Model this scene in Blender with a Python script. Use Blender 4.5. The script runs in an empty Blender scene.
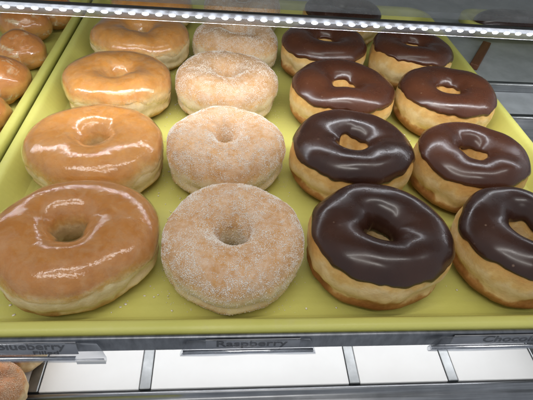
import bpy, bmesh, math, random
import numpy as np
from mathutils import Vector, Matrix, Euler

S = bpy.context.scene
C = S.collection
random.seed(4)
rng = np.random.default_rng(11)
PI = math.pi

# ------------------------------------------------------------------ camera, world, lamps
cam_d = bpy.data.cameras.new("camera")
cam = bpy.data.objects.new("camera", cam_d)
C.objects.link(cam)
r_ = Vector((0.99493264, -0.06256084, 0.07870951))
u_ = Vector((-0.01365034, 0.69154175, 0.7222075))
f_ = Vector((0.09961282, 0.71962223, -0.68718348))
M = Matrix((r_, u_, -f_)).transposed().to_4x4()
M.translation = Vector((-0.0280090, -0.1333791, 0.2142656))
cam.matrix_world = M
cam_d.sensor_width = 36.0
cam_d.lens = 452.647 * 36.0 / 533.0
cam_d.clip_start = 0.005
cam_d.clip_end = 50
S.camera = cam

W = bpy.data.worlds.new("World")
S.world = W
W.use_nodes = True
bg = W.node_tree.nodes["Background"]
bg.inputs[0].default_value = (0.80, 0.85, 0.92, 1)
bg.inputs[1].default_value = 0.34


def area(name, loc, target, sx, sy, power, col=(1, 1, 1)):
    d = bpy.data.lights.new(name, 'AREA')
    d.shape = 'RECTANGLE'
    d.size, d.size_y, d.energy, d.color = sx, sy, power, col
    o = bpy.data.objects.new(name, d)
    C.objects.link(o)
    o.location = loc
    o.rotation_euler = (Vector(target) - Vector(loc)).to_track_quat('-Z', 'Y').to_euler()
    return o


area("ceiling_lamp", (-0.25, -0.75, 1.50), (0, 0.2, 0), 1.3, 0.16, 5.5, (1.0, 0.96, 0.90))
area("case_top_lamp", (0.05, -0.02, 0.62), (0, 0.17, 0), 0.9, 0.03, 1.3, (1.0, 0.97, 0.93))
area("led_strip_lamp", (0.03, 0.1740, 0.0883), (0.03, 0.1770, -0.2), 0.78, 0.0028, 0.52, (0.96, 0.98, 1.0))
area("lower_shelf_lamp", (0.0, 0.09, -0.045), (0, 0.075, -0.2), 0.9, 0.02, 0.52, (0.97, 0.98, 1.0))

S.view_settings.view_transform = 'Standard'
S.view_settings.look = 'None'
S.view_settings.exposure = 0.18
S.view_settings.gamma = 1.0

# ------------------------------------------------------------------ helpers


def link(o):
    C.objects.link(o)
    return o


def tag(o, label, cat, group=None, kind=None):
    if label: o["label"] = label
    if cat: o["category"] = cat
    if group: o["group"] = group
    if kind: o["kind"] = kind
    return o


def empty(name, loc):
    o = bpy.data.objects.new(name, None)
    o.location = loc
    o.empty_display_size = 0.01
    return link(o)


def put(o, parent):
    """parent keeping world position (all things are unrotated empties)"""
    o.parent = parent
    o.location = Vector(o.location) - Vector(parent.location)
    return o


def mesh_np(name, V, F, mat, parent=None, smooth=True, attrs=None):
    """V (n,3) world coordinates relative to the parent, F (m,k)"""
    me = bpy.data.meshes.new(name)
    V = np.asarray(V, dtype=np.float32)
    F = np.asarray(F, dtype=np.int32)
    k = F.shape[1]
    me.vertices.add(len(V))
    me.vertices.foreach_set("co", V.ravel())
    me.loops.add(F.size)
    me.loops.foreach_set("vertex_index", F.ravel())
    me.polygons.add(len(F))
    me.polygons.foreach_set("loop_start", np.arange(0, F.size, k, dtype=np.int32))
    me.polygons.foreach_set("loop_total", np.full(len(F), k, dtype=np.int32))
    if smooth:
        me.polygons.foreach_set("use_smooth", np.ones(len(F), dtype=bool))
    me.update(calc_edges=True)
    for an, av in (attrs or {}).items():
        a = me.attributes.new(an, 'FLOAT', 'POINT')
        a.data.foreach_set("value", np.asarray(av, dtype=np.float32).ravel())
    me.validate()
    me.materials.append(mat)
    o = bpy.data.objects.new(name, me)
    link(o)
    if parent: o.parent = parent
    return o


def mesh_bm(name, bm, mat, parent=None, smooth=False):
    bmesh.ops.recalc_face_normals(bm, faces=bm.faces)
    me = bpy.data.meshes.new(name)
    bm.to_mesh(me)
    bm.free()
    me.materials.append(mat)
    if smooth:
        for p in me.polygons: p.use_smooth = True
    o = bpy.data.objects.new(name, me)
    link(o)
    if parent: o.parent = parent
    return o


def add_box(bm, x0, x1, y0, y1, z0, z1, bev=0.0):
    g = bmesh.ops.create_cube(bm, size=1.0)
    vs = g['verts']
    for v in vs:
        v.co.x = x0 + (v.co.x + .5) * (x1 - x0)
        v.co.y = y0 + (v.co.y + .5) * (y1 - y0)
        v.co.z = z0 + (v.co.z + .5) * (z1 - z0)
    if bev:
        es = list({e for v in vs for e in v.link_edges})
        bmesh.ops.bevel(bm, geom=es, offset=bev, segments=2, affect='EDGES', profile=.5)


def box(name, b, mat, parent=None, bev=0.0):
    bm = bmesh.new()
    add_box(bm, *b, bev=bev)
    return mesh_bm(name, bm, mat, parent)


def sweep_x(name, prof, x0, x1, mat, parent=None, smooth=True, n=2):
    """closed y-z profile extruded along x with end caps"""
    bm = bmesh.new()
    rings = []
    for i in range(n):
        x = x0 + (x1 - x0) * i / (n - 1)
        rings.append([bm.verts.new((x, y, z)) for y, z in prof])
    k = len(prof)
    for a, b in zip(rings, rings[1:]):
        for i in range(k):
            bm.faces.new((a[i], a[(i + 1) % k], b[(i + 1) % k], b[i]))
    bm.faces.new(rings[0])
    bm.faces.new(rings[-1][::-1])
    o = mesh_bm(name, bm, mat, parent)
    if smooth:
        for p in o.data.polygons: p.use_smooth = len(p.vertices) == 4
    return o


# vectorised gradient-ish noise (value noise with smooth interpolation), about -1..1
_P = np.random.default_rng(5).random((32, 32, 32)) * 2 - 1


def vnoise(p, freq, seed=0):
    q = p * freq + seed * 7.31 + 100.0
    i = np.floor(q).astype(int)
    t = q - i
    t = t * t * t * (t * (t * 6 - 15) + 10)
    i &= 31
    j = (i + 1) & 31
    x0, y0, z0 = i[..., 0], i[..., 1], i[..., 2]
    x1, y1, z1 = j[..., 0], j[..., 1], j[..., 2]
    a, b, c = t[..., 0], t[..., 1], t[..., 2]
    def L(u, v, w): return u + (v - u) * w
    return L(L(L(_P[x0, y0, z0], _P[x1, y0, z0], a), L(_P[x0, y1, z0], _P[x1, y1, z0], a), b),
             L(L(_P[x0, y0, z1], _P[x1, y0, z1], a), L(_P[x0, y1, z1], _P[x1, y1, z1], a), b), c)


def fbm(p, freq, seed=0, octv=3):
    s, amp = 0, 1.0
    for k in range(octv):
        s = s + amp * vnoise(p, freq * 2 ** k, seed + k * 3)
        amp *= .5
    return s


# ------------------------------------------------------------------ materials
class NB:
    def __init__(self, name):
        self.m = bpy.data.materials.new(name)
        self.m.use_nodes = True
        self.t = self.m.node_tree
        self.t.nodes.clear()
        self.out = self.n('ShaderNodeOutputMaterial')
        self._tc = None

    def n(self, t, **kw):
        o = self.t.nodes.new(t)
        for k, v in kw.items(): setattr(o, k, v)
        return o

    def l(self, a, b): self.t.links.new(a, b)

    def obj(self):
        if not self._tc: self._tc = self.n('ShaderNodeTexCoord')
        return self._tc.outputs['Object']

    def noise(self, scale, detail=4, rough=.55, dist=0.0, vec=None):
        o = self.n('ShaderNodeTexNoise')
        o.inputs['Scale'].default_value = scale
        o.inputs['Detail'].default_value = detail
        o.inputs['Roughness'].default_value = rough
        o.inputs['Distortion'].default_value = dist
        self.l(vec if vec is not None else self.obj(), o.inputs['Vector'])
        return o.outputs['Fac']

    def ramp(self, fac, stops, interp='LINEAR'):
        o = self.n('ShaderNodeValToRGB')
        cr = o.color_ramp
        cr.interpolation = interp
        while len(cr.elements) < len(stops): cr.elements.new(.5)
        for e, (p, c) in zip(cr.elements, stops):
            e.position = p
            e.color = (c, c, c, 1) if isinstance(c, (int, float)) else (*c, 1)
        self.l(fac, o.inputs['Fac'])
        return o.outputs['Color']

    def math(self, op, a, b=None, clamp=False):
        o = self.n('ShaderNodeMath', operation=op, use_clamp=clamp)
        for i, v in enumerate((a, b)):
            if v is None: continue
            if isinstance(v, (int, float)): o.inputs[i].default_value = v
            else: self.l(v, o.inputs[i])
        return o.outputs[0]

    def mix(self, fac, a, b, blend='MIX'):
        o = self.n('ShaderNodeMix', data_type='RGBA', blend_type=blend)
        for i, v in ((0, fac), (6, a), (7, b)):
            if isinstance(v, (int, float)): o.inputs[i].default_value = v
            elif isinstance(v, tuple): o.inputs[i].default_value = (*v, 1)
            else: self.l(v, o.inputs[i])
        return o.outputs[2]

    def bump(self, h, strength, dist, normal=None):
        o = self.n('ShaderNodeBump')
        o.inputs['Strength'].default_value = strength
        o.inputs['Distance'].default_value = dist
        self.l(h, o.inputs['Height'])
        if normal is not None: self.l(normal, o.inputs['Normal'])
        return o.outputs['Normal']

    def bsdf(self, base, rough=.5, metal=0.0, normal=None, **kw):
        o = self.n('ShaderNodeBsdfPrincipled')
        def st(nm, v):
            if isinstance(v, (int, float)): o.inputs[nm].default_value = v
            elif isinstance(v, tuple): o.inputs[nm].default_value = (*v, 1) if len(v) == 3 and o.inputs[nm].type == 'RGBA' else v
            else: self.l(v, o.inputs[nm])
        st('Base Color', base); st('Roughness', rough); st('Metallic', metal)
        if normal is not None: self.l(normal, o.inputs['Normal'])
        for k, v in kw.items(): st(k.replace('_', ' '), v)
        return o.outputs[0]

    def fresnel(self, ior, normal=None):
        """same reflectance from both sides of a thin film"""
        fr = self.n('ShaderNodeFresnel')
        g = self.n('ShaderNodeNewGeometry')
        k = self.math('ADD', self.math('MULTIPLY', g.outputs['Backfacing'], 1 / ior - ior), ior)
        self.l(k, fr.inputs['IOR'])
        if normal is not None: self.l(normal, fr.inputs['Normal'])
        return fr

    def done(self, sh):
        self.l(sh, self.out.inputs['Surface'])
        return self.m


def dough_mat(name, stops, dust=0.0, rough=.55, seed=0.0):
    b = NB(name)
    at = b.n('ShaderNodeAttribute', attribute_name='lat').outputs['Fac']
    n1 = b.noise(38, 4, .6)
    n2 = b.noise(160, 4, .6)
    f = b.math('ADD', b.math('MULTIPLY', at, .5), .5)
    f = b.math('ADD', f, b.math('MULTIPLY', b.math('SUBTRACT', n1, .5), .34))
    f = b.math('ADD', f, b.math('MULTIPLY', b.math('SUBTRACT', n2, .5), .16), clamp=True)
    col = b.ramp(f, stops)
    # mottled frying marks
    mot = b.ramp(b.noise(90, 5, .65, .6), [(.33, (.84, .76, .66)), (.60, (1.04, 1.04, 1.02))])
    col = b.mix(.75, col, mot, 'MULTIPLY')
    if dust:
        d = b.ramp(b.math('ADD', b.math('MULTIPLY', b.noise(330, 5, .75), .65), b.math('MULTIPLY', b.noise(70, 3, .6), .35)), [(.38, 0.0), (.66, 1.0)])
        up = b.ramp(b.math('ADD', b.math('MULTIPLY', at, .5), .5), [(.2, .35), (.6, 1.0)])
        d = b.math('MULTIPLY', b.math('MULTIPLY', d, up), dust)
        col = b.mix(d, col, (.92, .84, .74))
    h = b.math('ADD', b.noise(420, 5, .65), b.math('MULTIPLY', b.noise(120, 3, .6), 1.3))
    nrm = b.bump(h, .55, .0007)
    return b.done(b.bsdf(col, rough, 0, nrm, Subsurface_Weight=.10, Subsurface_Radius=(.006, .003, .0012), Subsurface_Scale=.6,
                         Specular_IOR_Level=.35))


BROWN = (.30, .125, .038)
def glazed_dough(name, side, top, crown):
    return dough_mat(name, [(.0, (.26, .11, .035)), (.15, (.38, .18, .06)), (.27, (.60, .38, .15)), (.36, (.84, .68, .41)), (.57, (.87, .72, .46)),
                            (.65, side), (.74, top), (1.0, crown)])


M_dough_glazed = glazed_dough("dough_glazed_golden", (.80, .53, .21), (.72, .38, .11), (.69, .335, .085))
M_dough_tan = glazed_dough("dough_glazed_tan", (.72, .45, .16), (.60, .29, .082), (.55, .25, .060))
M_dough_sugar = dough_mat("dough_sugared", [(.0, (.36, .17, .06)), (.13, (.50, .28, .11)), (.24, (.66, .44, .20)), (.33, (.85, .70, .44)), (.54, (.86, .71, .46)),
                                            (.63, (.74, .44, .16)), (.74, (.62, .34, .13)), (1.0, (.60, .315, .115))], dust=.45, rough=.7)
M_dough_choc = dough_mat("dough_iced", [(.0, (.22, .08, .024)), (.24, (.33, .135, .04)), (.33, (.50, .25, .08)), (.40, (.82, .60, .30)), (.54, (.85, .66, .37)),
                                        (.62, (.78, .52, .20)), (.76, (.68, .37, .11)), (1.0, (.76, .48, .19))])
M_dough_hole = dough_mat("dough_ball", [(.0, (.30, .12, .04)), (.35, (.56, .27, .08)), (.5, (.64, .34, .11)), (.7, (.58, .26, .07)),
                                        (1.0, (.54, .225, .058))])
M_dough_cinn = dough_mat("dough_cinnamon", [(.0, (.40, .18, .06)), (.2, (.74, .52, .26)), (.45, (.80, .60, .33)), (.56, (.60, .28, .09)),
                                            (1.0, (.50, .19, .055))], dust=.30, rough=.75)


def glaze_mat(name, milk_lo, milk_hi, sc=130, p0=.40, p1=.72):
    b = NB(name)
    h = b.math('ADD', b.noise(75, 4, .55, .4), b.math('MULTIPLY', b.noise(260, 4, .6), .26))
    nrm = b.bump(h, .55, .0012)
    fr = b.fresnel(1.5, nrm)
    tr = b.n('ShaderNodeBsdfTransparent'); tr.inputs[0].default_value = (.98, .93, .86, 1)
    gl = b.n('ShaderNodeBsdfGlossy'); gl.inputs['Color'].default_value = (1, 1, 1, 1); gl.inputs['Roughness'].default_value = .14
    b.l(nrm, gl.inputs['Normal'])
    df = b.n('ShaderNodeBsdfDiffuse'); df.inputs['Color'].default_value = (.95, .80, .52, 1)
    b.l(nrm, df.inputs['Normal'])
    edge = b.n('ShaderNodeAttribute', attribute_name='edge').outputs['Fac']
    milk = b.ramp(b.noise(sc, 5, .62, .5), [(p0, milk_lo), (p1, milk_hi)])
    milk = b.math('ADD', milk, b.math('MULTIPLY', edge, b.ramp(b.noise(240, 4, .7), [(.42, 0.0), (.66, .6)])), clamp=True)
    m1 = b.n('ShaderNodeMixShader'); b.l(milk, m1.inputs[0]); b.l(tr.outputs[0], m1.inputs[1]); b.l(df.outputs[0], m1.inputs[2])
    m2 = b.n('ShaderNodeMixShader'); b.l(b.math('MULTIPLY', fr.outputs[0], 1.5, True), m2.inputs[0])
    b.l(m1.outputs[0], m2.inputs[1]); b.l(gl.outputs[0], m2.inputs[2])
    return b.done(m2.outputs[0])


M_glaze = glaze_mat("sugar_glaze", .0, .15)
M_glaze_thick = glaze_mat("sugar_glaze_thick", .02, .60, 70, .56, .68)


def choc_mat(name, c0, c1):
    b = NB(name)
    col = b.mix(b.ramp(b.noise(30, 3, .5), [(.35, 0.0), (.68, 1.0)]), c0, c1)
    v = b.n('ShaderNodeTexVoronoi'); v.inputs['Scale'].default_value = 120
    b.l(b.obj(), v.inputs['Vector'])
    speck = b.math('MULTIPLY', b.ramp(v.outputs['Distance'], [(.05, 1.0), (.11, 0.0)]),
                   b.ramp(b.noise(55, 2, .5), [(.55, 0.0), (.62, 1.0)]))
    col = b.mix(b.math('MULTIPLY', speck, .55), col, (.34, .22, .15))
    h = b.math('ADD', b.noise(45, 3, .5, .5), b.math('MULTIPLY', b.noise(420, 3, .6), .06))
    h = b.math('ADD', h, b.math('MULTIPLY', speck, .25))
    # rough, flecked patches where the icing set unevenly
    patch = b.ramp(b.noise(34, 3, .55, .4), [(.63, 0.0), (.70, 1.0)])
    fl = b.ramp(b.noise(310, 3, .6), [(.56, 0.0), (.64, 1.0)])
    col = b.mix(b.math('MULTIPLY', b.math('MULTIPLY', patch, fl), .40), col, (.30, .19, .13))
    h = b.math('ADD', h, b.math('MULTIPLY', b.math('MULTIPLY', patch, b.noise(190, 3, .6)), .9))
    nrm = b.bump(h, .20, .0010)
    rg = b.ramp(b.noise(70, 4, .6), [(.3, .20), (.75, .36)])
    return b.done(b.bsdf(col, rg, 0, nrm, Specular_IOR_Level=.55, Coat_Weight=.20, Coat_Roughness=.13,
                         Subsurface_Weight=.05, Subsurface_Radius=(.003, .0012, .0006), Subsurface_Scale=.5))


M_choc = choc_mat("chocolate_icing", (.034, .0135, .0088), (.056, .0215, .0122))
M_choc_red = choc_mat("chocolate_icing_reddish", (.068, .0225, .0115), (.100, .034, .0155))

b = NB("sugar_crystal")
M_sugar = b.done(b.bsdf((.95, .89, .80), .28, 0, Subsurface_Weight=.0, Specular_IOR_Level=.6))
b = NB("cinnamon_sugar_crystal")
M_cinn = b.done(b.bsdf((.74, .50, .32), .4))

b = NB("yellow_green_plastic")
nn = b.noise(22, 5, .6)
colr = b.mix(b.ramp(nn, [(.3, 0.0), (.75, 1.0)]), (.60, .585, .145), (.67, .645, .19))
sm = b.ramp(b.noise(60, 5, .7, 1.2), [(.60, 0.0), (.80, 1.0)])
colr = b.mix(b.math('MULTIPLY', sm, .36), colr, (.62, .56, .30))
wv = b.n('ShaderNodeTexWave', wave_type='BANDS', bands_direction='Y'); wv.inputs['Scale'].default_value = 62
b.l(b.obj(), wv.inputs['Vector'])
hh = b.math('ADD', b.math('MULTIPLY', wv.outputs['Fac'], .35), b.noise(520, 4, .6))
M_tray = b.done(b.bsdf(colr, b.ramp(b.noise(35, 4, .6), [(.3, .30), (.7, .52)]), 0, b.bump(hh, .22, .0006), Specular_IOR_Level=.4))


def metal_mat(name, c, rough, metal=1.0, streak=(3, 160, 160), var=.25, bump=.08):
    b = NB(name)
    mp = b.n('ShaderNodeMapping'); mp.inputs['Scale'].default_value = streak
    b.l(b.obj(), mp.inputs['Vector'])
    s = b.noise(6, 4, .6, 0, mp.outputs[0])
    lo = tuple(x * (1 - var) for x in c); hi = tuple(min(1, x * (1 + var)) for x in c)
    col = b.mix(b.ramp(s, [(.3, 0.0), (.7, 1.0)]), lo, hi)
    blot = b.ramp(b.noise(26, 5, .65), [(.35, .75), (.7, 1.1)])
    col = b.mix(.8, col, blot, 'MULTIPLY')
    rg = b.math('ADD', b.math('MULTIPLY', b.noise(40, 4, .6), .25), rough - .12)
    return b.done(b.bsdf(col, rg, metal, b.bump(s, bump, .0004)))


M_steel = metal_mat("brushed_steel", (.42, .43, .45), .34)
M_steel_dark = metal_mat("dark_steel", (.15, .155, .165), .42)
M_rail = metal_mat("smudged_rail_steel", (.27, .28, .30), .38, streak=(45, 12, 12), var=.22)
M_charcoal = metal_mat("charcoal_panel", (.40, .42, .425), .5, metal=0.0, var=.08, streak=(8, 8, 8))
M_bluegrey = metal_mat("blue_grey_panel", (.50, .525, .55), .42, metal=.15, var=.08, streak=(8, 8, 8))
M_lip = metal_mat("glossy_grey_lip", (.72, .73, .76), .20, streak=(30, 30, 30), var=.2, bump=.15)
M_div = metal_mat("divider_steel", (.30, .31, .315), .42, streak=(20, 20, 20), var=.12, bump=.05)
M_shelf = metal_mat("shelf_steel", (.33, .34, .35), .4)
b = NB("white_liner")
wn = b.ramp(b.noise(16, 4, .6), [(.3, (.80, .79, .77)), (.7, (.86, .855, .84))])
M_white = b.done(b.bsdf(wn, .45, 0, b.bump(b.noise(300, 3), .05, .0004)))
b = NB("brown_wood")
mp = b.n('ShaderNodeMapping'); mp.inputs['Scale'].default_value = (140, 12, 60); b.l(b.obj(), mp.inputs['Vector'])
M_wood = b.done(b.bsdf(b.ramp(b.noise(2, 4, .6, .3, mp.outputs[0]), [(.3, (.10, .038, .016)), (.7, (.19, .072, .030))]), .5))


def glassy(name, tint, rough, ior, milk=0.0, milkcol=(.8, .82, .85)):
    b = NB(name)
    fr = b.fresnel(ior)
    tr = b.n('ShaderNodeBsdfTransparent'); tr.inputs[0].default_value = (*tint, 1)
    gl = b.n('ShaderNodeBsdfGlossy'); gl.inputs['Roughness'].default_value = rough
    nrm = b.bump(b.noise(55, 3, .5), .25, .0012)
    b.l(nrm, gl.inputs['Normal'])
    base = tr.outputs[0]
    if milk:
        df = b.n('ShaderNodeBsdfDiffuse'); df.inputs[0].default_value = (*milkcol, 1)
        m = b.n('ShaderNodeMixShader')
        b.l(b.ramp(b.noise(70, 4, .6), [(.3, milk * .6), (.7, milk * 1.3)]), m.inputs[0])
        b.l(base, m.inputs[1]); b.l(df.outputs[0], m.inputs[2]); base = m.outputs[0]
    m2 = b.n('ShaderNodeMixShader'); b.l(fr.outputs[0], m2.inputs[0]); b.l(base, m2.inputs[1]); b.l(gl.outputs[0], m2.inputs[2])
    return b.done(m2.outputs[0])


M_glass = glassy("shelf_glass", (.84, .87, .87), .05, 1.25, .20, (.36, .37, .38))
M_clear = glassy("clear_plastic", (.90, .91, .93), .06, 1.45, .03)
M_tube = glassy("milky_tube", (.80, .82, .86), .15, 1.45, .38, (.70, .70, .73))
b = NB("label_paper")
M_label = b.done(b.bsdf(b.ramp(b.noise(70, 4), [(.3, (.28, .285, .30)), (.7, (.42, .425, .44))]), .5, 0))
b = NB("label_ink")
M_ink = b.done(b.bsdf((.012, .012, .018), .5))
b = NB("clear_tab")
M_tab = b.done(b.bsdf((.62, .63, .64), .3))


def led_mat(name, strength):
    b = NB(name)
    e = b.n('ShaderNodeEmission')
    e.inputs[0].default_value = (.93, .96, 1, 1); e.inputs[1].default_value = strength
    return b.done(e.outputs[0])


M_led = led_mat("white_led", 12.0)

# ------------------------------------------------------------------ the setting
XL, XR, YB = -0.184, 0.240, 0.469
box("shelf", (-0.75, 0.246, 0.0010, 0.480, -0.0300, -0.0230), M_shelf)["kind"] = 'structure'
box("back_wall", (-1.0, 1.0, 0.800, 0.812, -0.45, 0.48), M_charcoal)["kind"] = 'structure'
box("case_roof", (-1.0, 1.0, 0.24, 0.812, 0.480, 0.490), M_charcoal)["kind"] = 'structure'
box("rear_deck", (0.250, 0.95, 0.325, 0.800, -0.060, -0.028), M_charcoal)["kind"] = 'structure'
box("side_step", (0.250, 0.95, 0.268, 0.3165, -0.060, -0.036), M_bluegrey)["kind"] = 'structure'
box("side_floor", (0.250, 0.95, 0.010, 0.2585, -0.085, -0.075), M_charcoal)["kind"] = 'structure'
box("lower_shelf", (-0.60, 0.80, 0.022, 0.480, -0.158, -0.1445), M_shelf)["kind"] = 'structure'


def rounded(y0, y1, z0, z1, r, n=5):
    pts = []
    for cy, cz, a0 in ((y1 - r, z1 - r, 0), (y0 + r, z1 - r, 90), (y0 + r, z0 + r, 180), (y1 - r, z0 + r, 270)):
        for k in range(n + 1):
            a = math.radians(a0 + 90 * k / n)
            pts.append((cy + r * math.cos(a), cz + r * math.sin(a)))
    return pts


o = sweep_x("steel_trim", rounded(0.317, 0.3245, -0.060, -0.0255, .003), 0.250, 0.95, M_steel)
tag(o, "steel edge strip along the dark deck right of the tray, upper of the two", "trim strip", "steel edge strips right of the tray")
o = sweep_x("steel_trim", rounded(0.259, 0.2675, -0.085, -0.033, .003), 0.250, 0.95, M_steel)
tag(o, "steel edge strip low beside the right tray rim, lower of the two", "trim strip", "steel edge strips right of the tray")

o = sweep_x("shelf_rail", rounded(-0.0115, -0.0085, -0.0145, -0.0020, .0012), -0.75, 0.75, M_rail)
tag(o, "smudged grey steel price rail running under the front rim of the tray", "price rail")

o = sweep_x("front_rail", [(0.0215, -0.1390), (0.0205, -0.1375), (0.0190, -0.1375), (0.0178, -0.1392), (0.0170, -0.1415), (0.0150, -0.1420)] +
            [(0.0150 - .0085 * math.sin(a), -0.1505 + .0085 * math.cos(a)) for a in np.linspace(0.15, PI, 10)] + [(0.0215, -0.159)],
            -0.60, 0.80, M_steel)
tag(o, "rounded steel front rail at the very bottom below the white liners", "front rail")
o = sweep_x("shelf_tag", rounded(0.0052, 0.0085, -0.1560, -0.1385, .0012), -0.19, -0.062, M_tray)
tag(o, "narrow yellow green strip on the lower steel rail at bottom left", "tag strip")

# white liners and the steel dividers between them
div_x = [-0.1685, -0.0850, 0.0820, 0.1660, 0.2495]
ends = [-0.252] + div_x + [0.60]
wl = ["white liner on the lower shelf under the cinnamon sugared donuts",
      "white liner on the lower shelf just right of the cinnamon sugared donuts",
      "widest white liner on the lower shelf, under the Raspberry label",
      "white liner on the lower shelf between the two right hand dividers",
      "white liner on the lower shelf under the Chocolate label",
      "white liner at the far right end of the lower shelf"]
for i in range(6):
    x0, x1 = ends[i] + .0046, ends[i + 1] - .0046
    o = box("white_liner", (x0, x1, 0.0235, 0.44, -0.1425, -0.1400), M_white, bev=.0006)
    tag(o, wl[i], "shelf liner", "white liners on the lower shelf")
dl = ["steel divider strip touching the cinnamon sugared donuts on the lower shelf",
      "steel divider strip left of the widest white liner on the lower shelf",
      "steel divider strip right of the widest white liner on the lower shelf",
      "steel divider strip below the left end of the Chocolate label",
      "steel divider strip at the right end of the lower shelf"]
for i, x in enumerate(div_x):
    o = box("divider_strip", (x - .0042, x + .0042, 0.0232, 0.44, -0.1435, -0.1390), M_div, bev=.0008)
    tag(o, dl[i], "divider", "steel dividers on the lower shelf")

# ------------------------------------------------------------------ trays


def tray(name, x0, x1, y0, y1, z, depth, label, fl=.008, slope=.012):
    """rounded-rectangle tray: rings from the outer skirt over the rim down the sloping wall to the floor"""
    t = empty(name, ((x0 + x1) / 2, (y0 + y1) / 2, z - depth))
    cx, cy = (x0 + x1) / 2, (y0 + y1) / 2
    prof = [(-.0004, -.0100), (0, -.0040), (.0002, -.0015), (.0012, -.0003), (.0028, .0), (.0052, .0), (.0066, -.0006), (fl, -.0022),
            (fl + .0012, -.0045), (fl + slope * .55, -depth * .62), (fl + slope * .85, -depth * .92), (fl + slope, -depth * .985), (fl + slope + .004, -depth)]
    # underside back up to the skirt
    prof2 = [(fl + slope + .003, -depth - .0016), (fl + slope * .5, -depth * .72), (fl * .9, -.006), (.0022, -.0042), (.0014, -.0100)]
    N = 12
    bm = bmesh.new()

    def ring(ins, dz, rad):
        vs = []
        X0, X1, Y0, Y1 = x0 + ins, x1 - ins, y0 + ins, y1 - ins
        r = max(rad - ins, .004)
        for ax, ay, a0 in ((X1 - r, Y1 - r, 0), (X0 + r, Y1 - r, 90), (X0 + r, Y0 + r, 180), (X1 - r, Y0 + r, 270)):
            for k in range(N + 1):
                a = math.radians(a0 + 90 * k / N)
                vs.append(bm.verts.new((ax + r * math.cos(a) - cx, ay + r * math.sin(a) - cy, dz + depth)))
        return vs
    R = [ring(a, b_, .028) for a, b_ in prof]
    R2 = [ring(a, b_, .028) for a, b_ in prof2]
    al = R + R2
    k = len(R[0])
    for a, b_ in zip(al, al[1:] + al[:1]):
        if a is R[-1]: continue
        for i in range(k):
            bm.faces.new((a[i], a[(i + 1) % k], b_[(i + 1) % k], b_[i]))
    bm.faces.new(R[-1])
    bm.faces.new(R2[0][::-1])
    o = mesh_bm("tray_pan", bm, M_tray, t)
    for p in o.data.polygons: p.use_smooth = len(p.vertices) == 4
    tag(t, label, "tray")
    t["group"] = "yellow green trays"
    return t


tray("display_tray", XL, XR, -0.0082, YB, 0.0, .020, "large yellow green tray holding the glazed, sugared and chocolate donuts")
tray("display_tray", XL - .424 - .0035, XL - .0035, -0.0082, YB, 0.0015, .0215, "yellow green tray at upper left holding the glazed donut holes")
tray("display_tray", 0.292, 0.60, 0.424, 0.489, -0.004, .022, "narrow yellow green tray in the dark at the upper right")

# ------------------------------------------------------------------ donuts


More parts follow.
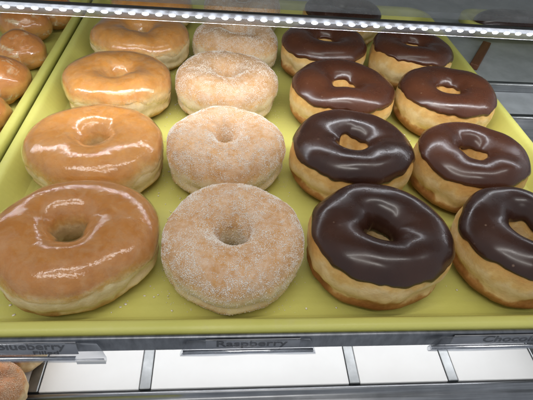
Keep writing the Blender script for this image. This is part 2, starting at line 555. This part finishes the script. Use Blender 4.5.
class Donut:
    def __init__(s, x, y, rx, ry, H, rh, z0=-.020, seed=0, rot=0.0, tilt=(0, 0), lump=1.0, hx=0.0, hy=0.0, crease=1.0):
        s.x, s.y, s.rx, s.ry, s.H, s.rh, s.z0, s.seed = x, y, rx, ry, H, rh, z0, seed
        s.rot, s.tilt, s.lump, s.hx, s.hy, s.crease = rot, tilt, lump, hx, hy, crease
        s.contacts = []

    def radius(s, ang):
        a = ang - s.rot
        return 1 / math.hypot(math.cos(a) / s.rx, math.sin(a) / s.ry)

    def pos(s, ph, th, fine=1.0):
        e = .81
        c = np.cos(th); sn = np.sin(th)
        c = np.sign(c) * np.abs(c) ** e; sn = np.sign(sn) * np.abs(sn) ** e
        cp, sp = np.cos(ph), np.sin(ph)
        ring = np.stack([cp, sp, 0 * cp], -1)
        lo = vnoise(ring, 1.3, s.seed) * .03 * s.lump + vnoise(ring, 2.7, s.seed + 5) * .018 * s.lump
        R = 1 / np.hypot(np.cos(ph - s.rot) / s.rx, np.sin(ph - s.rot) / s.ry) * (1 + lo)
        rh = s.rh * (1 + .18 * vnoise(ring, 1.2, s.seed + 9))
        w = (R - rh) / 2
        rr = (R + rh) / 2 + w * c
        # the hole does not sit exactly in the middle
        k = np.clip((R - rr) / np.maximum(R - rh, 1e-6), 0, 1)
        H = s.H * (1 + .07 * vnoise(ring, 1.2, s.seed + 13) * s.lump)
        z = H / 2 * (1 + sn)
        # proofing waist and a narrower foot on the outside
        out = np.clip(c, 0, 1)
        cz = -.24 + .16 * vnoise(ring, 2.4, s.seed + 15)
        rr = rr - out * s.crease * (.0021 + .0022 * vnoise(ring, 3.2, s.seed + 17)) * np.exp(-((th - cz) / .17) ** 2)
        rr = rr + out * .0007 * fine * vnoise(ring, 9, s.seed + 18) * np.exp(-((th - cz - .1) / .40) ** 2)
        rr = rr - out * .0035 * np.clip((-th - .5) / 1.0, 0, 1)
        P = np.stack([rr * cp + s.hx * k, rr * sp + s.hy * k, z], -1)
        nd = np.stack([c * cp, c * sp, sn], -1)
        d = fbm(P, 36, s.seed + 21, 2) * .0009 * s.lump + fbm(P, 170, s.seed + 31, 3) * .00030 * fine
        P = P + nd * d[..., None]
        # soft contact with neighbours
        for (nx, ny, dist) in s.contacts:
            m = .0045
            q = P[..., 0] * nx + P[..., 1] * ny - dist
            q2 = np.where(q > -m, -m + m * (1 - np.exp(-(q + m) / m)), q)
            P = P + np.stack([nx * (q2 - q), ny * (q2 - q), 0 * q], -1)
        P[..., 2] = np.maximum(P[..., 2], .0002)
        tx, ty = s.tilt
        if tx or ty:
            Rm = np.array(Euler((tx, ty, 0)).to_matrix())
            P = P @ Rm.T
            lift = s.rx * abs(math.sin(ty)) * .75 + s.ry * abs(math.sin(tx)) * .75
            P[..., 2] += lift
        return P

    def normal(s, ph, th, fine=1.0):
        e = 2e-3 if fine else 2e-2
        a = s.pos(ph + e, th, fine) - s.pos(ph - e, th, fine)
        b_ = s.pos(ph, th + e, fine) - s.pos(ph, th - e, fine)
        n = np.cross(a, b_)
        return n / np.maximum(np.linalg.norm(n, axis=-1, keepdims=True), 1e-12)


def grid_faces(nu, nv, wrap_v):
    """u wraps; v wraps if wrap_v"""
    u = np.arange(nu)
    v = np.arange(nv if wrap_v else nv - 1)
    U, V = np.meshgrid(u, v, indexing='ij')
    a = U * nv + V
    b_ = ((U + 1) % nu) * nv + V
    c_ = ((U + 1) % nu) * nv + (V + 1) % nv
    d_ = U * nv + (V + 1) % nv
    return np.stack([a, b_, c_, d_], -1).reshape(-1, 4)


def dough_mesh(dn, mat, parent, nu=150, nv=84):
    ph = np.linspace(0, 2 * PI, nu, endpoint=False)
    th = np.linspace(-PI, PI, nv, endpoint=False)
    PH, TH = np.meshgrid(ph, th, indexing='ij')
    P = dn.pos(PH, TH)
    ring = np.stack([np.cos(PH), np.sin(PH), 0 * PH], -1)
    lat = np.sin(TH) + .10 * vnoise(ring, 2.1, dn.seed + 40) + .06 * vnoise(ring, 6, dn.seed + 41)
    return mesh_np("dough", P.reshape(-1, 3), grid_faces(nu, nv, True), mat, parent, attrs={'lat': lat})


def shell_mesh(dn, name, mat, parent, t_out, t_in, thick, wob, seed, ripple=.0, nu=190, nv=64, round_w=.10, drip=0.0):
    """coating over the top of the dough from angle t_out (outside) to t_in (inside the hole); its edge dips into the dough"""
    ph = np.linspace(0, 2 * PI, nu, endpoint=False)
    s = np.linspace(0, 1, nv)
    s = s - .10 * np.sin(2 * PI * s) / (2 * PI) * 3          # denser rows at both edges
    PH, SS = np.meshgrid(ph, s, indexing='ij')
    ring = np.stack([np.cos(PH), np.sin(PH), 0 * PH], -1)
    A = t_out + wob * (vnoise(ring, 1.7, seed) * .9 + vnoise(ring, 4.5, seed + 2) * .6 + vnoise(ring, 10, seed + 3) * .20) \
        - drip * np.clip(vnoise(ring, 3.1, seed + 4) - .25, 0, 1)
    B = t_in + .16 * vnoise(ring, 1.5, seed + 6)
    TH = A + (B - A) * SS
    e = np.minimum(SS, 1 - SS)
    rise = np.sqrt(np.clip(1 - (1 - np.clip(e / round_w, 0, 1)) ** 2, 0, 1))
    P0 = dn.pos(PH, TH, 0.0)
    N = dn.normal(PH, TH, 0.0)
    off = -.0005 + (thick + .0005) * rise
    off = off + ripple * fbm(P0, 38, seed + 8, 2) * rise
    P = P0 + N * off[..., None]
    ed = np.clip(1 - e / .10, 0, 1)
    return mesh_np(name, P.reshape(-1, 3), grid_faces(nu, nv, False), mat, parent, attrs={'edge': ed})


CV = np.array([(x, y, z) for x in (-.5, .5) for y in (-.5, .5) for z in (-.5, .5)])
CF = np.array([(0, 1, 3, 2), (4, 6, 7, 5), (0, 4, 5, 1), (2, 3, 7, 6), (0, 2, 6, 4), (1, 5, 7, 3)])


def grains(dn, parent, n, mat, seed, size=(.00015, .00036), lo=-.75, name="sugar_coating"):
    r = np.random.default_rng(seed)
    m = n * 5
    ph = r.random(m) * 2 * PI
    th = lo + r.random(m) * (PI - 2 * lo - .2)
    P = dn.pos(ph, th)
    dens = .36 + .34 * fbm(P, 60, seed, 3) + .50 * fbm(P, 260, seed + 4, 2)
    dens = dens * np.where(th < .35, .55, 1.0) * np.where(th < -.3, .6, 1)
    rad = np.hypot(P[:, 0], P[:, 1]) / dn.rx
    keep = r.random(m) < np.clip(dens, .03, 1) * np.clip(rad, .15, 1)
    idx = np.nonzero(keep)[0][:n]
    ph, th, P = ph[idx], th[idx], P[idx]
    N = dn.normal(ph, th)
    k = len(idx)
    q = r.normal(size=(k, 4)); q /= np.linalg.norm(q, axis=1, keepdims=True)
    w, x, y, z = q.T
    Rm = np.stack([np.stack([1 - 2 * (y * y + z * z), 2 * (x * y - z * w), 2 * (x * z + y * w)], -1),
                   np.stack([2 * (x * y + z * w), 1 - 2 * (x * x + z * z), 2 * (y * z - x * w)], -1),
                   np.stack([2 * (x * z - y * w), 2 * (y * z + x * w), 1 - 2 * (x * x + y * y)], -1)], 1)
    sz = (size[0] + (size[1] - size[0]) * r.random((k, 1, 1)) ** 2) * (.75 + .5 * r.random((k, 1, 3)))
    V = np.einsum('kij,kvj->kvi', Rm, CV[None] * sz) + (P + N * sz[:, 0, :1] * .25)[:, None]
    F = (CF[None] + (np.arange(k) * 8)[:, None, None]).reshape(-1, 4)
    o = mesh_np(name, V.reshape(-1, 3), F, mat, parent, smooth=False)
    o["kind"] = "stuff"
    return o


# name: x, y, rx, ry, H, hole radius, extras
D = {
 'G1': Donut(-.1124, 0.0510, .0500, 0.0425, 0.0400, .0085, seed=1, rot=.35, hx=-.004, hy=.002, lump=.85),
 'G2': Donut(-.1195, 0.1400, .0502, 0.0440, 0.0390, .0078, seed=2, lump=1.0, hy=.001),
 'G3': Donut(-.1198, 0.2360, .0472, 0.0430, 0.0390, .0078, seed=3),
 'G4': Donut(-.1129, 0.3280, .0498, 0.0445, 0.0390, .0078, seed=4),
 'G5': Donut(-.1120, 0.4180, .0470, 0.0420, 0.0390, .0070, seed=5),
 'S1': Donut(-.0205, 0.0485, .0442, 0.0414, 0.0420, .0080, seed=6, lump=.9),
 'S2': Donut(-.0255, 0.1430, .0462, 0.0425, 0.0410, .0055, seed=7, lump=.85),
 'S3': Donut(-.0250, 0.2390, .0472, 0.0432, 0.0410, .0062, seed=8, lump=.85),
 'S4': Donut(-.0140, 0.3280, .0458, 0.0420, 0.0400, .0050, seed=9, lump=.85),
 'S5': Donut(-.0050, 0.4160, .0460, 0.0420, 0.0410, .0060, seed=10),
 'C1': Donut(.0708, 0.0493, .0462, 0.0420, 0.0430, .0090, seed=11, hx=-.001, hy=.001),
 'C2': Donut(.0703, 0.1360, .0466, 0.0432, 0.0430, .0096, seed=12),
 'C3': Donut(.0803, 0.2255, .0470, 0.0432, 0.0425, .0100, seed=13),
 'C4': Donut(.0766, 0.3140, .0452, 0.0420, 0.0425, .0088, seed=14),
 'C5': Donut(.1120, 0.4040, .0470, 0.0410, 0.0420, .0090, seed=15),
 'D1': Donut(.1646, 0.0478, .0432, 0.0405, 0.0435, .0110, seed=16, hx=.001, hy=.001),
 'D2': Donut(.1617, 0.1285, .0432, 0.0398, 0.0435, .0092, seed=17),
 'D3': Donut(.1772, 0.2225, .0450, 0.0420, 0.0425, .0090, seed=18),
 'D4': Donut(.1700, 0.3100, .0448, 0.0415, 0.0425, .0084, seed=19),
}
names = list(D)
for i, a in enumerate(names):
    for b_ in names[i + 1:]:
        A, B = D[a], D[b_]
        dx, dy = B.x - A.x, B.y - A.y
        d = math.hypot(dx, dy)
        if d > .12: continue
        ang = math.atan2(dy, dx)
        ra, rb = A.radius(ang), B.radius(ang + PI)
        pen = ra + rb - d + .0030
        if pen > 0:
            nx, ny = dx / d, dy / d
            A.contacts.append((nx, ny, ra + .0015 - pen / 2))
            B.contacts.append((-nx, -ny, rb + .0015 - pen / 2))

LBL = {
 'G1': "large shiny glazed donut at the front left, its dark hole left of centre",
 'G2': "oval glazed donut second from the front, with a broad white streak of shine",
 'G3': "glazed donut third from the front in the left column, lighter golden side",
 'G4': "glazed donut just under the light bar at the back of the left column",
 'G5': "glazed donut behind the light bar at the top left",
 'S1': "sugared ring donut at the front, with a clear round open hole",
 'S2': "sugared donut second from the front, its hole almost closed to a dimple",
 'S3': "sugared donut third from the front, between a glazed and a chocolate donut",
 'S4': "lumpy sugared donut just under the light bar",
 'S5': "sugared donut behind the light bar, seen through the glass shelf",
 'C1': "dark chocolate donut in the front row next to the sugared ring donut",
 'C2': "chocolate donut second from the front, beside the sugared donut with the closed hole",
 'C3': "chocolate donut third from the front in the column next to the sugared donuts",
 'C4': "chocolate donut next to the lumpy sugared donut just under the light bar",
 'C5': "chocolate donut behind the light bar, seen through the glass shelf",
 'D1': "dark chocolate donut in the front right corner, cut by the picture edge",
 'D2': "chocolate donut second from the front in the column along the right tray rim",
 'D3': "reddish chocolate donut third from the front along the right tray rim",
 'D4': "chocolate donut under the light bar at the back right by the tray rim",
}
GRP = {'G': ("glazed_donut", "glazed donuts on the tray"), 'S': ("sugared_donut", "sugared donuts on the tray"),
       'C': ("chocolate_donut", "chocolate iced donuts on the tray"), 'D': ("chocolate_donut", "chocolate iced donuts on the tray")}
for k, dn in D.items():
    nm, grp = GRP[k[0]]
    t = empty(nm, (dn.x, dn.y, dn.z0))
    tag(t, LBL[k], "donut", grp)
    if k[0] == 'G':
        dough_mesh(dn, M_dough_tan if k == 'G1' else M_dough_glazed, t)
        shell_mesh(dn, "glaze", M_glaze, t, .10, PI + .45, .0007, .20, dn.seed * 3 + 1, ripple=.00022, round_w=.05, drip=.5)
    elif k[0] == 'S':
        dough_mesh(dn, M_dough_sugar, t)
        grains(dn, t, 34000 if k in ('S1', 'S2') else 24000, M_sugar, dn.seed + 70)
    else:
        dough_mesh(dn, M_dough_choc, t)
        red = k in ('D2', 'D3', 'C3', 'C4', 'D4')
        shell_mesh(dn, "chocolate_icing", M_choc_red if red else M_choc, t, .42 if k[0] == 'C' else .50, PI - (.10 if k == 'C1' else .36 if k == 'D1' else .50),
                   
                   .0015, .15, dn.seed * 3 + 2, ripple=.00014, round_w=.075, drip=.25)

# cinnamon sugared donuts at lower left on the lower shelf
CN = {'a': Donut(-.1835, .0525, .0220, .0200, .043, .0006, z0=-.140, seed=31, crease=.5),
      'b': Donut(-.1870, .0170, .0210, .0190, .035, .0006, z0=-.1372, seed=32, crease=.5)}
CN['b'].contacts.append((.1, .995, .0178)); CN['a'].contacts.append((-.1, -.995, .0188))
for k, lab in (('a', "small cinnamon sugared donut just below the Blueberry label, the one further back"), ('b', "small cinnamon sugared donut at the very bottom left corner")):
    dn = CN[k]
    t = empty("cinnamon_donut", (dn.x, dn.y, dn.z0))
    tag(t, lab, "donut", "cinnamon sugared donuts on the lower shelf")
    dough_mesh(dn, M_dough_cinn, t)
    grains(dn, t, 7000, M_cinn, dn.seed + 70, size=(.0002, .00055), lo=.10)

# chocolate bar in the narrow tray at upper right (a long john)
t = empty("chocolate_bar_donut", (0.372, 0.456, -.025))
tag(t, "long chocolate iced bar in the narrow tray at the upper right", "donut")


def loaf(L, w, h, z0, lo, hi, grow, nu=60, nv=24):
    a = np.linspace(0, 2 * PI, nu, endpoint=False)
    s = np.linspace(lo, hi, nv)
    A, B = np.meshgrid(a, s, indexing='ij')
    cx = np.sign(np.cos(A)) * np.abs(np.cos(A)) ** .45
    x = (L / 2 + grow) * cx * np.cos(B) ** .5
    y = (w / 2 + grow) * np.sin(A) * np.cos(B) ** .6
    z = z0 + h / 2 + (h / 2 + grow) * np.sin(B)
    P = np.stack([x, y, z], -1)
    return P + .0006 * fbm(P, 60, 3, 2)[..., None], np.sin(B)


P, la = loaf(.125, .040, .030, 0, -1.55, 1.55, 0)
mesh_np("dough", P.reshape(-1, 3), grid_faces(60, 24, False), M_dough_choc, t, attrs={'lat': la})
P, la = loaf(.125, .040, .030, 0, .15, 1.57, .0012)
mesh_np("chocolate_icing", P.reshape(-1, 3), grid_faces(60, 24, False), M_choc, t, attrs={'edge': la * 0})

# ------------------------------------------------------------------ glazed donut holes in the left tray
HOLES = [  # x, y, rx, ry, rz, rot, label
 (-0.2165, 0.3940, .0200, .0210, .0180, .3, "glazed donut hole touching the light bar beside the tray groove"),
 (-0.2530, 0.4020, .0260, .0190, .0180, -.1, "glazed donut hole at the far back of the left tray, half under the light bar"),
 (-0.2380, 0.3580, .0270, .0190, .0185, .1, "long glazed donut hole with a broad white patch of shine"),
 (-0.2250, 0.3000, .0240, .0195, .0180, -.15, "oval glazed donut hole, third in the left tray from the front"),
 (-0.2215, 0.2410, .0235, .0235, .0195, .4, "round glazed donut hole second from the front in the left tray"),
 (-0.2200, 0.1870, .0220, .0220, .0190, .2, "glazed donut hole nearest the front in the left tray, cut by the picture edge"),
]
for i, (x, y, rx, ry, rz, rot, lab) in enumerate(HOLES):
    t = empty("donut_hole", (x, y, -.0200))
    tag(t, lab, "donut hole", "glazed donut holes in the left tray")
    nu, nv = 72, 48
    a = np.linspace(0, 2 * PI, nu, endpoint=False)
    bb = np.linspace(-PI / 2, PI / 2, nv)
    A, B = np.meshgrid(a, bb, indexing='ij')
    for pm, (grow, mat, nm) in enumerate(((0, M_dough_hole, "dough"), (.0005, M_glaze_thick, "glaze"))):
        B2 = B if pm == 0 else np.linspace(-.35, PI / 2, nv)[None] + .22 * vnoise(np.stack([np.cos(A), np.sin(A), 0 * A], -1), 2.5, i)* np.cos(np.clip((B+PI/2)/2,0,PI/2))
        U = np.stack([np.cos(A) * np.cos(B2), np.sin(A) * np.cos(B2), np.sin(B2)], -1)
        lum = 1 + .09 * vnoise(U, 1.4, i + 3) + .02 * vnoise(U, 4, i + 8)
        crease = .05 * np.exp(-((U[..., 0] * .6 + U[..., 2] * .5 - .1 * (i % 3)) / .13) ** 2) * (i % 2)
        lum = lum - crease
        g = grow if pm == 0 else grow * np.clip((B2 + .45) / .15, -1, 1)
        x_, y_, z_ = U[..., 0] * (rx * lum + g), U[..., 1] * (ry * lum + g), U[..., 2] * (rz * lum + g) + rz * .97
        z_ = np.maximum(z_, .0003)
        P = np.stack([x_ * math.cos(rot) - y_ * math.sin(rot), x_ * math.sin(rot) + y_ * math.cos(rot), z_], -1)
        mesh_np(nm, P.reshape(-1, 3), grid_faces(nu, nv, False), mat, t,
                attrs={'lat': np.sin(B2)} if pm == 0 else {'edge': np.clip(1 - (B2 + .35) / .3, 0, 1)})

# ------------------------------------------------------------------ light bar, glass shelf
BY, BZ = 0.175, 0.0906
t = empty("led_light_bar", (0.0, BY, BZ - .0055))
tag(t, "slim strip light with a row of white LEDs along the front of the glass shelf", "light bar")
bar_x0, bar_x1 = -0.36, 0.42
sweep_x("housing", [(0.0015 + a, b_ + .0055) for a, b_ in rounded(-.0010, .0040, -.0010, .0026, .0006)], bar_x0, bar_x1, M_steel_dark, t)
tube = [(-.0008 - .0030 * math.cos(a), .0046 + .0034 * math.sin(a)) for a in np.linspace(-PI / 2, PI / 2, 14)]
bm = bmesh.new()
rings = [[bm.verts.new((x, y, z)) for y, z in tube] for x in (bar_x0, bar_x1)]
for i in range(len(tube) - 1):
    bm.faces.new((rings[0][i], rings[0][i + 1], rings[1][i + 1], rings[1][i]))
o = mesh_bm("diffuser", bm, M_tube, t, smooth=True)
nled = 88
for i in range(nled):
    x = bar_x0 + .008 + (bar_x1 - bar_x0 - .016) * i / (nled - 1)
    bm = bmesh.new()
    bmesh.ops.create_uvsphere(bm, u_segments=8, v_segments=6, radius=1.0)
    for v in bm.verts:
        v.co = Vector((x + v.co.x * .0023, -.0018 + v.co.y * .0007, .0055 + v.co.z * .0011))
    mesh_bm("led", bm, M_led, t, smooth=True)

o = box("glass_shelf", (-0.55, 0.60, BY + .0058, 0.56, .0955, .1000), M_glass)
tag(o, "clear glass shelf above the back donuts, behind the light bar", "glass shelf")

# brown wooden strip lying beyond the right tray rim
bm = bmesh.new()
add_box(bm, -.0052, .0052, -.040, .040, 0, .007, bev=.001)
o = mesh_bm("wooden_strip", bm, M_wood)
o.location = (.2940, .3860, -.0278); o.rotation_euler = (0, 0, -.60)
tag(o, "brown wooden strip on the dark deck beyond the right tray rim", "wooden strip")

# ------------------------------------------------------------------ label holders with lettering


def holder(xa, xb, lx0, lx1, lines, label, tilt, roll, tab=None, H=.0088):
    """clear sleeve hooked on the rail, leaning out at the bottom, with a grey paper label and dark lettering"""
    t = empty("label_holder", ((xa + xb) / 2, -.0138, -.0020 - H))
    t.rotation_euler = (tilt, roll, 0)
    w = (xb - xa) / 2
    cx = (xa + xb) / 2
    # local frame: x along rail, z up, -y towards the viewer
    prof = [(0.0, H)] + [(0.0, H * k / 6) for k in range(5, 0, -1)] + [(-.0013 + .0013 * math.cos(a), -.0002 + .0013 * math.sin(a)) for a in np.linspace(0, -PI, 9)]
    prof += [(-.0026, .0008), (-.0024, .0018)]
    bm = bmesh.new()
    n = 9
    rr = []
    for i in range(n):
        f = i / (n - 1)
        x = -w + 2 * w * f
        sk = .0035 if i in (0,) else (-.0035 if i == n - 1 else 0)
        rr.append([bm.verts.new((x + sk * (z / H), y - .0003 * math.sin(f * 9 + z * 300), z)) for y, z in prof])
    for a, b_ in zip(rr, rr[1:]):
        for i in range(len(prof) - 1):
            bm.faces.new((a[i], a[i + 1], b_[i + 1], b_[i]))
    o = mesh_bm("clear_sleeve", bm, M_clear, t, smooth=True)
    sol = o.modifiers.new("thick", 'SOLIDIFY'); sol.thickness = .0004; sol.offset = 0
    bm = bmesh.new()
    ring = [(-.0009 + .0011 * math.cos(a), .0000 + .0011 * math.sin(a)) for a in np.linspace(0, 2 * PI, 16, endpoint=False)]
    sweep_x("curled_lip", ring, -w + .001, w - .001 - (.014 if tab else 0), M_lip, t)
    bm.free()
    p = box("paper_label", (lx0 - cx, lx1 - cx, .0010, .0013, .0008, H - .0006), M_label, t)
    for (txt, x, z, size, xs) in lines:
        cu = bpy.data.curves.new("text", 'FONT')
        cu.body = txt; cu.size = size; cu.extrude = .00012; cu.align_x = 'LEFT'; cu.offset = size * .012
        tmp = bpy.data.objects.new("text", cu); link(tmp)
        dg = bpy.context.evaluated_depsgraph_get()
        me = bpy.data.meshes.new_from_object(tmp.evaluated_get(dg))
        bpy.data.objects.remove(tmp)
        R = Matrix.Rotation(PI / 2, 4, 'X')
        me.transform(Matrix.Translation((x - cx, .00085, z)) @ R @ Matrix.Diagonal((xs, 1, 1, 1)))
        me.materials.clear(); me.materials.append(M_ink)
        o = bpy.data.objects.new("lettering", me); link(o); o.parent = p
    if tab:
        box("white_tab", (tab[0] - cx, tab[1] - cx, -.0036, -.0030, -.0012, .0012), M_tab, t)
    tag(t, label, "label holder", "label holders on the price rail")
    return t


holder(-.215, -.0870, -.205, -.1010, [("Blueberry", -.1405, .0054, .0078, 1.09), ("Filled", -.1235, .0012, .0040, 1.55)],
       "tilted clear label holder reading Blueberry Filled at the left of the rail", -.09, .02, tab=(-.1010, -.0865), H=.0118)
holder(-.0480, .0235, -.0350, .0150, [("Raspberry", -.0300, .0021, .0074, 1.25)],
       "clear label holder reading Raspberry in the middle of the rail", -.06, 0)
holder(.0880, .2150, .1010, .1900, [("Chocolate", .1185, .0020, .0078, 1.27)],
       "clear label holder reading Chocolate at the right of the rail", -.06, 0)

# a few flakes of dried glaze on the tray floor
r = np.random.default_rng(3)
Vs, Fs = [], []
spots = [(-.062, .03, 7, .012), (-.065, .10, 14, .02), (-.066, .2, 16, .02), (.025, .02, 10, .02), (.02, .1, 10, .03), (-.168, .09, 10, .01), (.12, .03, 8, .015), (.12, .18, 8, .03)]
nvert = 0
for (sx, sy, n, sp) in spots:
    for k in range(n):
        c = np.array([sx + r.normal() * sp * .5, sy + r.normal() * sp * 1.2, -.0193])
        if c[1] < .014: continue
        sz = r.uniform(.0003, .0010)
        Vs.append(CV * np.array([sz * r.uniform(.6, 1.6), sz, sz * .5]) @ np.array(Euler((r.normal() * .4, r.normal() * .4, r.random() * 6)).to_matrix()).T + c)
        Fs.append(CF + nvert); nvert += 8
# sugar that fell off the sugared donuts, thickest close to them
for k in ('S1', 'S2', 'S3', 'S4'):
    dn = D[k]
    for q in range(170):
        a = r.random() * 2 * PI
        d = dn.radius(a) - .004 + abs(r.normal()) * .0075
        c = np.array([dn.x + d * math.cos(a), dn.y + d * math.sin(a), -.0197])
        if c[1] < .014: continue
        sz = r.uniform(.00018, .00045)
        Vs.append(CV * np.array([sz * r.uniform(.7, 1.4), sz, sz * .7]) @ np.array(Euler((0, 0, r.random() * 6)).to_matrix()).T + c)
        Fs.append(CF + nvert); nvert += 8
# flakes of dried glaze below the glazed donuts
for k in ('G1', 'G2', 'G3', 'G4'):
    dn = D[k]
    for q in range(26):
        a = r.random() * 2 * PI
        d = dn.radius(a) - .003 + abs(r.normal()) * .005
        c = np.array([dn.x + d * math.cos(a), dn.y + d * math.sin(a), -.0196])
        if c[1] < .014: continue
        sz = r.uniform(.0004, .0012)
        Vs.append(CV * np.array([sz * r.uniform(.7, 1.8), sz, sz * .35]) @ np.array(Euler((0, 0, r.random() * 6)).to_matrix()).T + c)
        Fs.append(CF + nvert); nvert += 8
o = mesh_np("sugar_crumbs", np.concatenate(Vs), np.concatenate(Fs), M_sugar, None, smooth=False)
tag(o, "scattered white sugar crumbs and glaze flakes on the tray floor", "crumbs", kind="stuff")
